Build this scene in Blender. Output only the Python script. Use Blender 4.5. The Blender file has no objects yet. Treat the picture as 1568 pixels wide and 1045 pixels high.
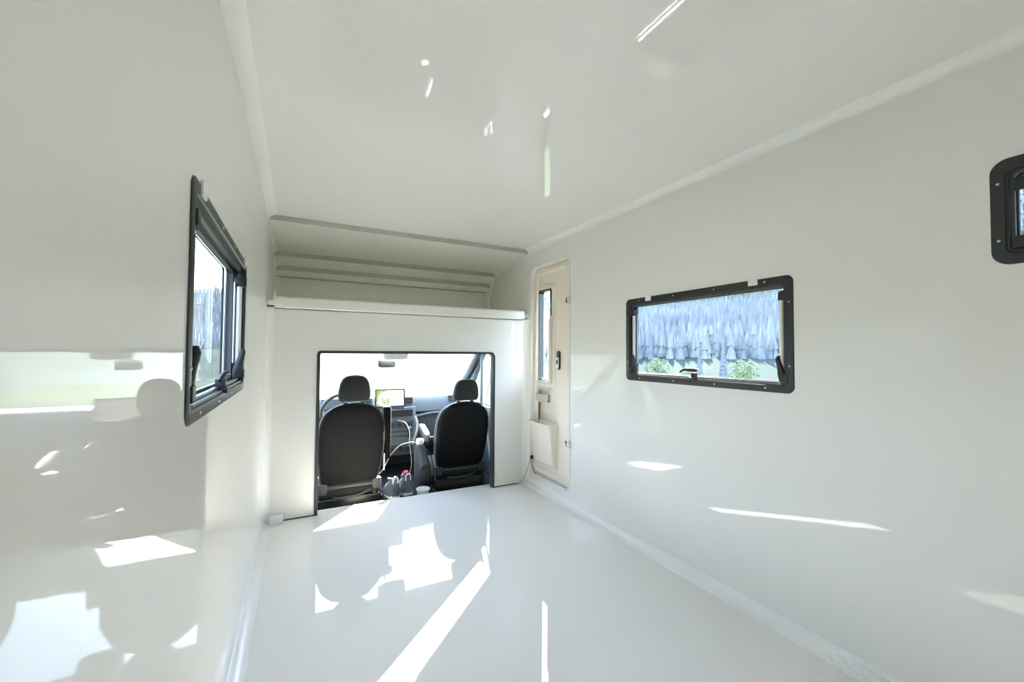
import bpy, bmesh, math, random
from mathutils import Vector, Matrix, geometry, noise
random.seed(7)
C = bpy.context.scene.collection
S = bpy.context.scene
PI = math.pi

# ------------------------------------------------------------------ camera
H = 1.15                                   # eye height above the van floor
F_PX, YAW, PITCH, ROLL = 632.8, math.radians(27.41), math.radians(1.64), math.radians(0.40)
cd = bpy.data.cameras.new('camera'); cam = bpy.data.objects.new('camera', cd); C.objects.link(cam)
cd.sensor_fit = 'HORIZONTAL'; cd.sensor_width = 36; cd.lens = 36 * F_PX / 1568; cd.clip_start = 0.02; cd.clip_end = 3000
f = Vector((math.sin(YAW) * math.cos(PITCH), math.cos(YAW) * math.cos(PITCH), math.sin(PITCH)))
r = Vector((math.cos(YAW), -math.sin(YAW), 0)); u = r.cross(f)
r2 = r * math.cos(ROLL) + u * math.sin(ROLL); u2 = -r * math.sin(ROLL) + u * math.cos(ROLL)
cam.matrix_world = Matrix(((r2.x, u2.x, -f.x, 0), (r2.y, u2.y, -f.y, 0), (r2.z, u2.z, -f.z, H), (0, 0, 0, 1)))
S.camera = cam

# ------------------------------------------------------------------ world, sun, exposure
S.view_settings.view_transform = 'Standard'; S.view_settings.look = 'None'
S.view_settings.gamma = 1; S.view_settings.use_curve_mapping = False
S.view_settings.exposure = 2.45
S.cycles.max_bounces = 20; S.cycles.diffuse_bounces = 12; S.cycles.glossy_bounces = 8
S.cycles.transmission_bounces = 8; S.cycles.transparent_max_bounces = 24
S.cycles.sample_clamp_indirect = 8; S.cycles.use_denoising = True
S.cycles.caustics_reflective = True
SUN_AZ, SUN_EL = math.radians(46.0), math.radians(35)     # azimuth measured from +Y towards +X
W = bpy.data.worlds.new('sky'); S.world = W; W.use_nodes = True
nt = W.node_tree; nt.nodes.clear()
sky = nt.nodes.new('ShaderNodeTexSky'); sky.sky_type = 'NISHITA'; sky.sun_disc = False
sky.sun_elevation = SUN_EL; sky.sun_rotation = SUN_AZ; sky.altitude = 600; sky.dust_density = 0.35; sky.air_density = 1.0
bg = nt.nodes.new('ShaderNodeBackground'); bg.inputs[1].default_value = 1.15
out = nt.nodes.new('ShaderNodeOutputWorld')
hs = nt.nodes.new('ShaderNodeHueSaturation'); hs.inputs['Saturation'].default_value = .80
nt.links.new(sky.outputs[0], hs.inputs['Color']); nt.links.new(hs.outputs[0], bg.inputs[0]); nt.links.new(bg.outputs[0], out.inputs[0])
sd = bpy.data.lights.new('sun', 'SUN'); sun = bpy.data.objects.new('sun', sd); C.objects.link(sun)
sd.energy = 26; sd.angle = math.radians(0.8); sd.color = (1, .955, .88)
sdir = Vector((math.sin(SUN_AZ) * math.cos(SUN_EL), math.cos(SUN_AZ) * math.cos(SUN_EL), math.sin(SUN_EL)))
sun.rotation_euler = sdir.to_track_quat('Z', 'Y').to_euler(); sun.location = (20, 20, 15)

def portal(loc, size, direction):          # portals only guide the sampling of the sky, they give no light
    d = bpy.data.lights.new('sky_portal', 'AREA'); d.shape = 'RECTANGLE'; d.size, d.size_y = size
    d.cycles.is_portal = True
    o = bpy.data.objects.new('sky_portal', d); C.objects.link(o); o.location = loc
    o.rotation_euler = Vector(direction).to_track_quat('-Z', 'Z').to_euler()
XL, XR, ZC, YB, YF = -0.19, 1.833, 2.082, -2.3, 3.23
portal((0.83, 4.45, 1.1), (2.0, 1.3), (0, -.8, -.6))
portal((1.87, 4.15, .9), (.95, .6), (-1, 0, 0))
portal((-.2, 4.15, .9), (.95, .6), (1, 0, 0))
portal((XR + .1, 1.48, 1.24), (.95, .5), (-1, 0, 0))
portal((XL - .1, 1.47, 1.25), (.95, .5), (1, 0, 0))

# ------------------------------------------------------------------ materials
def mat(name, col, rough=.5, metal=0, spec=.5, coat=0, coat_r=.03, bump=0, bscale=100, mott=0, mscale=3, emit=None, es=0, sheen=0, alpha=1, bdist=.001, trans=0, wave=0):
    m = bpy.data.materials.new(name); m.use_nodes = True
    t = m.node_tree; b = t.nodes['Principled BSDF']
    b.inputs['Base Color'].default_value = (*col, 1); b.inputs['Roughness'].default_value = rough
    b.inputs['Metallic'].default_value = metal; b.inputs['Specular IOR Level'].default_value = spec
    b.inputs['Coat Weight'].default_value = coat; b.inputs['Coat Roughness'].default_value = coat_r
    b.inputs['Sheen Weight'].default_value = sheen; b.inputs['Alpha'].default_value = alpha
    b.inputs['Transmission Weight'].default_value = trans
    if emit: b.inputs['Emission Color'].default_value = (*emit, 1); b.inputs['Emission Strength'].default_value = es
    tc = t.nodes.new('ShaderNodeTexCoord')
    if mott:
        n = t.nodes.new('ShaderNodeTexNoise'); n.inputs['Scale'].default_value = mscale; n.inputs['Detail'].default_value = 4
        t.links.new(tc.outputs['Object'], n.inputs['Vector'])
        mp = t.nodes.new('ShaderNodeMapRange'); mp.inputs[3].default_value = 1 - mott; mp.inputs[4].default_value = 1 + mott
        t.links.new(n.outputs['Fac'], mp.inputs[0])
        mx = t.nodes.new('ShaderNodeVectorMath'); mx.operation = 'SCALE'; mx.inputs[0].default_value = col
        t.links.new(mp.outputs[0], mx.inputs['Scale']); t.links.new(mx.outputs[0], b.inputs['Base Color'])
    if bump:
        n = t.nodes.new('ShaderNodeTexNoise'); n.inputs['Scale'].default_value = bscale; n.inputs['Detail'].default_value = 3
        t.links.new(tc.outputs['Object'], n.inputs['Vector'])
        bp = t.nodes.new('ShaderNodeBump'); bp.inputs['Strength'].default_value = bump; bp.inputs['Distance'].default_value = bdist
        t.links.new(n.outputs['Fac'], bp.inputs['Height'])
        last = bp
        if wave:                                            # slow waviness of a hand-laid laminate
            n2 = t.nodes.new('ShaderNodeTexNoise'); n2.inputs['Scale'].default_value = 2.2; n2.inputs['Detail'].default_value = 1
            t.links.new(tc.outputs['Object'], n2.inputs['Vector'])
            b2 = t.nodes.new('ShaderNodeBump'); b2.inputs['Strength'].default_value = 1; b2.inputs['Distance'].default_value = wave
            t.links.new(n2.outputs['Fac'], b2.inputs['Height']); t.links.new(bp.outputs[0], b2.inputs['Normal']); last = b2
        t.links.new(last.outputs[0], b.inputs['Normal'])
        if coat: t.links.new(last.outputs[0], b.inputs['Coat Normal'])
    return m

def glass(name, tint, ior=1.45, rough=0.0):
    m = bpy.data.materials.new(name); m.use_nodes = True; t = m.node_tree; t.nodes.clear()
    o = t.nodes.new('ShaderNodeOutputMaterial'); mx = t.nodes.new('ShaderNodeMixShader')
    tr = t.nodes.new('ShaderNodeBsdfTransparent'); tr.inputs[0].default_value = (*[c ** .5 for c in tint], 1)
    gl = t.nodes.new('ShaderNodeBsdfGlossy'); gl.inputs['Roughness'].default_value = rough; gl.inputs[0].default_value = (1, 1, 1, 1)
    fr = t.nodes.new('ShaderNodeFresnel'); fr.inputs[0].default_value = ior
    gg = t.nodes.new('ShaderNodeNewGeometry'); mth = t.nodes.new('ShaderNodeMath'); mth.operation = 'SUBTRACT'; mth.inputs[0].default_value = 1
    m2 = t.nodes.new('ShaderNodeMath'); m2.operation = 'MULTIPLY'
    t.links.new(gg.outputs['Backfacing'], mth.inputs[1]); t.links.new(mth.outputs[0], m2.inputs[0]); t.links.new(fr.outputs[0], m2.inputs[1])
    t.links.new(m2.outputs[0], mx.inputs[0]); t.links.new(tr.outputs[0], mx.inputs[1]); t.links.new(gl.outputs[0], mx.inputs[2])
    t.links.new(mx.outputs[0], o.inputs[0]); return m

GEL = (.820, .810, .775)
M = {
 'gel_wall': mat('glossy_white_gelcoat_wall', GEL, .45, spec=0, coat=.72, coat_r=.012, bump=.12, bscale=260, bdist=.00006, wave=.0003),
 'gel_ceil': mat('glossy_white_gelcoat_ceiling', GEL, .45, spec=0, coat=.85, coat_r=.02, bump=.10, bscale=220, bdist=.00008, wave=.0003),
 'gel_floor': mat('glossy_white_gelcoat_floor', GEL, .45, spec=0, coat=.85, coat_r=.012, bump=.1, bscale=260, bdist=.00006, wave=.0002),
 'satin': mat('satin_white_gelcoat', GEL, .38, bump=.1, bscale=160),
 'matte': mat('matte_white_laminate', (.86, .85, .79), .6, bump=.1, bscale=90),
 'shade': mat('grey_step_shade_and_joint', (.50, .50, .46), .6),  # grey that paints shade on the alcove steps; the joint line uses it too
 'cove': mat('white_corner_moulding', (.86, .86, .83), .35, bump=.08, bscale=60),
 'cream': mat('cream_moulded_plastic', (.84, .77, .66), .5, bump=.1, bscale=300),
 'cream2': mat('pale_grey_green_plastic', (.50, .51, .43), .5),
 'black': mat('black_plastic', (.022, .023, .022), .42, bump=.15, bscale=400),
 'rubber': mat('dark_rubber_edging', (.035, .04, .037), .6),
 'blackm': mat('dark_painted_metal', (.006, .006, .0065), .35, bump=.2, bscale=60),
 'frame': mat('black_window_frame', (.028, .03, .029), .38, bump=.15, bscale=500),
 'frame2': mat('dark_grey_sash', (.09, .095, .095), .3),
 'alu': mat('brushed_aluminium', (.78, .77, .74), .28, metal=.9),
 'rod': mat('pale_stay_rod', (.80, .76, .70), .35, metal=.2),
 'steel': mat('bright_screw_steel', (.75, .75, .75), .25, metal=1),
 'fabric': mat('charcoal_seat_fabric', (.026, .026, .024), .9, spec=.2, bump=.5, bscale=500, sheen=.3, mott=.15, mscale=40),
 'shell': mat('black_seat_back_cover', (.009, .009, .0085), .8, spec=.2, bump=.3, bscale=350, mott=.1),
 'trimgrey': mat('mid_grey_plastic', (.075, .077, .072), .5, bump=.2, bscale=300),
 'dash': mat('blue_grey_dashboard_plastic', (.15, .18, .205), .5, bump=.3, bscale=400),
 'dash2': mat('slate_dashboard_plastic', (.08, .092, .105), .45, bump=.3, bscale=400),
 'carpet': mat('dark_cab_mat', (.03, .035, .04), .95, bump=.8, bscale=300),
 'beige': mat('beige_belt_webbing', (.36, .34, .27), .8, bump=.3, bscale=500),
 'head': mat('pale_headliner', (.70, .70, .66), .8),
 'sneak': mat('blue_grey_knit_fabric', (.10, .12, .145), .9, bump=.8, bscale=220, mott=.3, mscale=60),
 'white': mat('white_plastic', (.85, .85, .83), .4),
 'red': mat('red_plastic', (.5, .03, .03), .4),
 'cable': mat('grey_white_cable', (.55, .55, .53), .5),
 'darkwire': mat('thin_dark_wire', (.18, .18, .17), .5),
 'glassclear': glass('clear_windscreen_glass', (.95, .97, .95)),
 'acrylic': glass('tinted_acrylic_pane', (.24, .255, .27), 1.49),
 'bottle': glass('clear_bottle_plastic', (.88, .92, .93)),
 'film': mat('thin_translucent_plastic_film', (.86, .88, .85), .4, alpha=.26),
 'grass': mat('roadside_grass', (.07, .088, .05), .95, spec=0, mott=.4, mscale=.25),
 'gravel': mat('pale_gravel', (.24, .23, .21), .95, spec=0, mott=.2, mscale=1.5),
 'hill': mat('forested_hillside', (.085, .10, .085), 1, spec=0, mott=.5, mscale=.05),
 'conifer': mat('hazed_dark_conifer_needles', (.22, .235, .25), 1, spec=0, mott=.5, mscale=.3),  # all three needle colours have aerial haze painted in as pale blue-grey
 'conifer_mid': mat('hazed_grey_green_conifer_needles', (.255, .275, .285), 1, spec=0, mott=.4, mscale=.3),
 'conifer_pale': mat('hazed_pale_larch_needles', (.31, .335, .33), 1, spec=0, mott=.4, mscale=.3),
 'shrub': mat('pale_green_leaves', (.26, .32, .17), .9, spec=0, mott=.3, mscale=2),
 'bark': mat('grey_brown_bark', (.14, .11, .08), 1, spec=0),
}
def map_screen():
    m = bpy.data.materials.new('lit_map_screen'); m.use_nodes = True; t = m.node_tree; b = t.nodes['Principled BSDF']
    b.inputs['Base Color'].default_value = (.02, .02, .02, 1); b.inputs['Roughness'].default_value = .2
    tc = t.nodes.new('ShaderNodeTexCoord'); n = t.nodes.new('ShaderNodeTexNoise'); n.inputs['Scale'].default_value = 16; n.inputs['Detail'].default_value = 2
    t.links.new(tc.outputs['Object'], n.inputs['Vector'])
    sx = t.nodes.new('ShaderNodeSeparateXYZ'); t.links.new(tc.outputs['Object'], sx.inputs[0])
    ad = t.nodes.new('ShaderNodeMath'); ad.operation = 'MULTIPLY_ADD'; ad.inputs[1].default_value = -1.6
    t.links.new(sx.outputs['X'], ad.inputs[0]); t.links.new(n.outputs['Fac'], ad.inputs[2])
    cr = t.nodes.new('ShaderNodeValToRGB'); cr.color_ramp.elements[0].position = .58; cr.color_ramp.elements[0].color = (.92, .93, .90, 1)
    cr.color_ramp.elements[1].position = .72; cr.color_ramp.elements[1].color = (.45, .62, .16, 1)
    t.links.new(ad.outputs[0], cr.inputs[0]); t.links.new(cr.outputs[0], b.inputs['Emission Color']); b.inputs['Emission Strength'].default_value = .19
    return m
M['screen'] = map_screen()

# ------------------------------------------------------------------ mesh helpers
def smooth(me, ang=35):
    for p in me.polygons: p.use_smooth = True
    bm = bmesh.new(); bm.from_mesh(me)
    for e in bm.edges:
        if len(e.link_faces) != 2 or e.calc_face_angle(0) > math.radians(ang): e.smooth = False
    bm.to_mesh(me); bm.free()

def obj(name, bm, m, parent=None, kind=None, sm=True, label=None, recalc=True, bevel=0):
    if recalc: bmesh.ops.recalc_face_normals(bm, faces=bm.faces)
    if bevel:
        es = [e for e in bm.edges if len(e.link_faces) == 2 and e.calc_face_angle(0) > math.radians(40)]
        bmesh.ops.bevel(bm, geom=es, offset=bevel, segments=2, affect='EDGES', profile=.6, clamp_overlap=True)
    me = bpy.data.meshes.new(name); bm.to_mesh(me); bm.free()
    me.materials.append(M[m] if isinstance(m, str) else m)
    if sm: smooth(me)
    o = bpy.data.objects.new(name, me); C.objects.link(o)
    if parent: o.parent = parent
    if kind: o['kind'] = kind
    if label: o['label'] = label
    return o

def thing(name, label, cat, loc=(0, 0, 0), rot=(0, 0, 0), group=None, kind=None):
    o = bpy.data.objects.new(name, None); C.objects.link(o); o.empty_display_size = .05
    o.location = loc; o.rotation_euler = rot; o['label'] = label
    if cat: o['category'] = cat
    if group: o['group'] = group
    if kind: o['kind'] = kind
    return o
def tag(o, label, cat, group=None):
    o['label'] = label; o['category'] = cat
    if group: o['group'] = group
    return o
def struct(name, bm, m, label, parent=None, **k):
    return obj(name, bm, m, parent, kind='structure', label=label, **k)

def box(bm, a, b):
    x0, y0, z0 = a; x1, y1, z1 = b
    v = [bm.verts.new(p) for p in ((x0, y0, z0), (x1, y0, z0), (x1, y1, z0), (x0, y1, z0), (x0, y0, z1), (x1, y0, z1), (x1, y1, z1), (x0, y1, z1))]
    for q in ((0, 3, 2, 1), (4, 5, 6, 7), (0, 1, 5, 4), (1, 2, 6, 5), (2, 3, 7, 6), (3, 0, 4, 7)): bm.faces.new([v[i] for i in q])
    return bm
def B(a, b): return box(bmesh.new(), a, b)

def rr(w, h, r, n=7, cx=0, cz=0):           # rounded rectangle outline, counter-clockwise
    pts = []
    for (sx, sz, a0) in ((1, 1, 0), (-1, 1, 90), (-1, -1, 180), (1, -1, 270)):
        for i in range(n + 1):
            a = math.radians(a0 + 90 * i / n)
            pts.append((cx + sx * (w / 2 - r) + r * math.cos(a), cz + sz * (h / 2 - r) + r * math.sin(a)))
    return pts

def prism(bm, pts, y0, y1, f=lambda a, y, b: (a, y, b), cap=True):   # outline in (a,b) extruded from y0 to y1
    A = [bm.verts.new(f(a, y0, b)) for a, b in pts]; Bv = [bm.verts.new(f(a, y1, b)) for a, b in pts]
    n = len(pts)
    for i in range(n): bm.faces.new((A[i], A[(i + 1) % n], Bv[(i + 1) % n], Bv[i]))
    if cap: bm.faces.new(A[::-1]); bm.faces.new(Bv)
    return bm

def loftloops(bm, loops, close=True, caps=True):
    V = [[bm.verts.new(p) for p in L] for L in loops]; n = len(V[0])
    for k in range(len(V) - 1):
        for i in range(n if close else n - 1):
            bm.faces.new((V[k][i], V[k][(i + 1) % n], V[k + 1][(i + 1) % n], V[k + 1][i]))
    if caps: bm.faces.new(V[0][::-1]); bm.faces.new(V[-1])
    return bm

def ring(bm, outer, inner, y0, y1, bev=.0):  # frame of matching outlines between y0 and y1
    n = len(outer)
    loops = [[(a, y0, b) for a, b in outer], [(a, y1, b) for a, b in outer], [(a, y1, b) for a, b in inner], [(a, y0, b) for a, b in inner]]
    V = [[bm.verts.new(p) for p in L] for L in loops]
    for k in range(4):
        for i in range(n): bm.faces.new((V[k][i], V[k][(i + 1) % n], V[(k + 1) % 4][(i + 1) % n], V[(k + 1) % 4][i]))
    return bm

def plate(outer, holes, t0, t1, f):          # flat plate with true holes; f(a,b,t) -> point
    bm = bmesh.new()
    loops = [outer] + holes
    flat = [p for L in loops for p in L]
    tris = geometry.tessellate_polygon([[Vector((a, b, 0)) for a, b in L] for L in loops])
    va = [bm.verts.new(f(a, b, t0)) for a, b in flat]; vb = [bm.verts.new(f(a, b, t1)) for a, b in flat]
    for t in tris:
        for V in (va, vb):
            try: bm.faces.new([V[i] for i in t])
            except ValueError: pass
    k = 0
    for L in loops:
        n = len(L)
        for i in range(n):
            j = (i + 1) % n
            bm.faces.new((va[k + i], va[k + j], vb[k + j], vb[k + i]))
        k += n
    return bm

def tube(bm, pts, r, n=8, caps=True):
    pts = [Vector(p) for p in pts]; loops = []
    up = Vector((0, 0, 1))
    for i, p in enumerate(pts):
        d = (pts[min(i + 1, len(pts) - 1)] - pts[max(i - 1, 0)]).normalized()
        a = d.cross(up)
        if a.length < .1: a = d.cross(Vector((1, 0, 0)))
        a.normalize(); b = d.cross(a)
        rad = r[i] if isinstance(r, (list, tuple)) else r
        loops.append([p + (a * math.cos(t) + b * math.sin(t)) * rad for t in [2 * PI * k / n for k in range(n)]])
    return loftloops(bm, loops, caps=caps)

def spline(pts, n=8):
    P = [Vector(p) for p in pts]; P = [2 * P[0] - P[1]] + P + [2 * P[-1] - P[-2]]; o = []
    for i in range(1, len(P) - 2):
        for k in range(n):
            t = k / n; a, b, c, d = P[i - 1:i + 3]
            o.append(.5 * ((2 * b) + (c - a) * t + (2 * a - 5 * b + 4 * c - d) * t * t + (-a + 3 * b - 3 * c + d) * t ** 3))
    o.append(P[-2]); return o

def lathe(bm, prof, n=24, at=(0, 0, 0)):     # profile of (radius, z)
    loops = [[(at[0] + q * math.cos(2 * PI * k / n), at[1] + q * math.sin(2 * PI * k / n), at[2] + z) for k in range(n)] for q, z in prof]
    return loftloops(bm, loops)

def sup(cx, cy, z, a, b, e=2.6, n=28, tilt=0):   # superellipse section
    L = []
    for k in range(n):
        t = 2 * PI * k / n; c, s = math.cos(t), math.sin(t)
        L.append((cx + a * math.copysign(abs(c) ** (2 / e), c), cy + b * math.copysign(abs(s) ** (2 / e), s), z))
    return L

# ================================================================== THE BOX
rectp = lambda a0, a1, b0, b1: [(a0, b0), (a1, b0), (a1, b1), (a0, b1)]
FX = lambda X0: (lambda a, b, t: (X0 + t, a, b))
# ------- floor (its front edge reaches through the cab opening)
fl = bmesh.new(); box(fl, (XL - .04, YB, -.06), (XR + .04, YF, 0)); box(fl, (.1, YF, -.06), (1.53, YF + .1, 0))
struct('floor', fl, 'gel_floor', 'glossy white gelcoat floor of the empty van box', sm=False)
# ------- ceiling
struct('ceiling', plate(rectp(XL - .04, XR + .04, YB, YF + .01), [], 0, .05, lambda a, b, t: (a, b, ZC + t)), 'gel_ceil', 'glossy white gelcoat ceiling', sm=False)
# ------- nose (overcab alcove) profile in (y, z)
NOSE = [(YF, 2.082), (YF, 2.045), (3.93, 1.985), (3.93, 1.945), (4.02, 1.885), (4.02, 1.845), (4.05, 1.80), (4.10, 1.79), (4.10, 1.46)]
side_outer = [(YB, 0), (YF + .0, 0), (YF, 1.44), (4.14, 1.44), (4.14, 1.80), (4.06, 1.90), (3.97, 2.0), (YF + .05, 2.13), (YB, 2.13)]
wy0, wy1, wz0, wz1 = .985, 1.974, .986, 1.488
win1 = rectp(wy0 + .03, wy1 - .03, wz0 + .03, wz1 - .03)
win3 = rectp(-.22, .395, 1.447, 1.70)
DC, DZ, DW, DH = 2.875, 1.0, .58, 1.79
doorhole = rr(DW, DH, .065, cx=DC, cz=DZ)
struct('wall_right', plate(side_outer, [win1, win3, doorhole], 0, .045, FX(XR)), 'gel_wall', 'glossy white right side wall', sm=False)
struct('wall_left', plate(side_outer, [rectp(1.02, 1.91, 1.03, 1.47)], 0, -.045, FX(XL)), 'gel_wall', 'glossy white left side wall with wavy reflections', sm=False)
FY = lambda Y0: (lambda a, b, t: (a, Y0 + t, b))
struct('wall_back', plate(rectp(XL, XR, 0, ZC), [], 0, -.04, FY(YB)), 'gel_wall', 'plain white rear wall behind the viewer', sm=False)
# ------- bulkhead to the cab
OX0, OX1, OZ = .129, 1.505, 1.15
bk = plate([(XL, -.0), (OX0, 0), (OX0, OZ - .02), (OX0 + .008, OZ - .004), (OX0 + .02, OZ), (OX1 - .03, OZ), (OX1 - .01, OZ - .008), (OX1, OZ - .03), (OX1, 0), (XR, 0), (XR, 1.50), (XL, 1.50)], [], 0, .035, FY(YF))
wf = struct('wall_front', bk, 'gel_wall', 'white bulkhead panel with a wide opening to the driving cab', sm=False)
rail = bmesh.new()
prism(rail, [(YF - .022, 1.445), (YF - .030, 1.452), (YF - .030, 1.512), (YF - .020, 1.522), (YF + .06, 1.522), (YF + .06, 1.445)], XL + .045, 1.785, f=lambda a, y, b: (y, a, b))
obj('top_rail', rail, 'satin', wf, label='pale rail capping the bulkhead')
eb = bmesh.new()                                                     # dark rubber round the opening
path = [(OX0, 0), (OX0, OZ - .02), (OX0 + .006, OZ - .006), (OX0 + .02, OZ), (OX1 - .03, OZ), (OX1 - .009, OZ - .009), (OX1, OZ - .03), (OX1, 0)]
inn = [(OX0 + .016, 0), (OX0 + .016, OZ - .022), (OX0 + .018, OZ - .018), (OX0 + .022, OZ - .014), (OX1 - .035, OZ - .014), (OX1 - .022, OZ - .02), (OX1 - .016, OZ - .035), (OX1 - .016, 0)]
outr = [(a - .006 if i < 3 else a + (.006 if i > 5 else 0), b + (.006 if 1 < i < 6 else 0)) for i, (a, b) in enumerate(path)]
prev = None
for (a, b), (c, d) in zip(outr, inn):
    q = [eb.verts.new((a, YF - .006, b)), eb.verts.new((c, YF - .006, d)), eb.verts.new((c, YF + .042, d)), eb.verts.new((a, YF + .042, b))]
    if prev:
        for k in range(4): eb.faces.new((prev[k], prev[(k + 1) % 4], q[(k + 1) % 4], q[k]))
    else: eb.faces.new(q)
    prev = q
eb.faces.new(prev[::-1])
obj('opening_edging', eb, 'rubber', wf, label='dark rubber edging round the cab opening')
for a, b, nm in ((-.065, OX0 - .006, 'bottom_seal'), (OX1 + .006, 1.735, 'bottom_seal')):
    obj(nm, B((a, YF - .004, 0), (b, YF + .001, .007)), 'rubber', wf, label='thin dark joint under the bulkhead')
obj('rail_bracket', B((XL + .012, YF - .07, 1.462), (XL + .09, YF - .028, 1.492)), 'satin', wf, bevel=.004, label='small white bracket at the left end of the rail')
sp = bmesh.new(); tube(sp, [(XL + .045, YF - .05, 1.49), (XL + .045, YF - .05, 1.53), (XL + .045, YF - .05, 1.56)], [.009, .007, .002], 8)
obj('sealant_bead', sp, 'cove', wf, label='upright bead of white sealant on the bracket')
# ------- alcove lining above the cab
nose = struct('ceiling_alcove', prism(bmesh.new(), NOSE + [(4.14, 1.46), (4.14, 1.84), (3.98, 2.05), (YF + .02, 2.13)], XL, XR, f=lambda a, y, b: (y, a, b)), 'matte',
              'stepped white lining of the alcove above the cab', sm=False)
for (y, z0, z1) in ((YF - .003, 2.045, 2.0815), (3.927, 1.945, 1.985), (4.017, 1.845, 1.885)):  # grey strips paint the seam shadow onto each step face
    obj('step_shade_strip', B((XL, y, z0), (XR, y + .003, z1)), 'shade', nose, label='grey strip of painted shade on a step of the alcove lining')
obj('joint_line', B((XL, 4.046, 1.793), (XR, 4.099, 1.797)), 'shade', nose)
struct('floor_alcove', B((XL, YF, 1.44), (XR, 4.14, 1.462)), 'matte', 'shelf floor of the alcove', sm=False)
# ------- fillet mouldings in the corners
def cove(c, run0, run1, corner, a, b, axis, n=7):
    """concave fillet: corner point in section, unit dirs a and b away from the corner"""
    bm = bmesh.new(); c0 = Vector(corner); a = Vector(a); b = Vector(b)
    sec = [c0 - (a + b) * .01]
    sec += [c0 + b * c - b * .0 - a * .01]
    for i in range(n + 1):
        t = PI / 2 * i / n
        sec.append(c0 + (a + b) * c - (a * math.cos(t) + b * math.sin(t)) * c)
    sec += [c0 + a * c - b * .01]
    ax = Vector(axis)
    return loftloops(bm, [[p + ax * run0 for p in sec], [p + ax * run1 for p in sec]])
x, y, z = (1, 0, 0), (0, 1, 0), (0, 0, 1); nx, nz, ny = (-1, 0, 0), (0, 0, -1), (0, -1, 0)
e_ = .0004
struct('trim_1', cove(.050, YB, YF, (XR, 0, 0), nx, z, y), 'cove', 'white fillet between the floor and right wall')
struct('trim_2', cove(.050, YB, YF, (XL, 0, 0), x, z, y), 'cove', 'white fillet between the floor and left wall')
struct('trim_3', cove(.035, YB, YF, (XR, 0, ZC), nx, nz, y), 'cove', 'white fillet between the ceiling and right wall')
struct('trim_4', cove(.050, YB, YF, (XL, 0, ZC), x, nz, y), 'cove', 'white fillet between the ceiling and left wall')
struct('trim_5', cove(.045, 0, 1.45, (XL, YF, 0), x, ny, z), 'cove', 'upright white fillet at the left end of the bulkhead')
struct('trim_6', cove(.055, 0, 1.45, (XR, YF, 0), nx, ny, z), 'cove', 'upright white fillet at the right end of the bulkhead')
def edge_strip(X, s):                                          # moulding that follows the alcove profile
    bm = bmesh.new(); prof = [(YF - .01, 2.082), (3.93, 1.985), (4.02, 1.88), (4.06, 1.80), (4.10, 1.77), (4.10, 1.46)]
    prof = [(a, b) for a, b in prof]; loops = []
    for i, (yy, zz) in enumerate(prof):
        d = Vector((0, prof[min(i + 1, 5)][0] - prof[max(i - 1, 0)][0], prof[min(i + 1, 5)][1] - prof[max(i - 1, 0)][1])).normalized()
        nrm = Vector((0, -abs(d.z) if d.z else 0, -abs(d.y))).normalized(); q = Vector((X, yy, zz)); c = .045; S_ = Vector((s, 0, 0))
        sec = [q + S_ * c - nrm * .02, q - S_ * .01 - nrm * .02, q - S_ * .01 + nrm * c]
        for k in range(6):
            t = PI / 2 * k / 5; sec.append(q + (S_ + nrm) * c - (S_ * math.cos(t) + nrm * math.sin(t)) * c)
        loops.append(sec)
    return loftloops(bm, loops)
struct('trim_7', edge_strip(XR, -1), 'cove', 'white fillet following the right end of the alcove')
struct('trim_8', edge_strip(XL, 1), 'cove', 'white fillet following the left end of the alcove')

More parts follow.
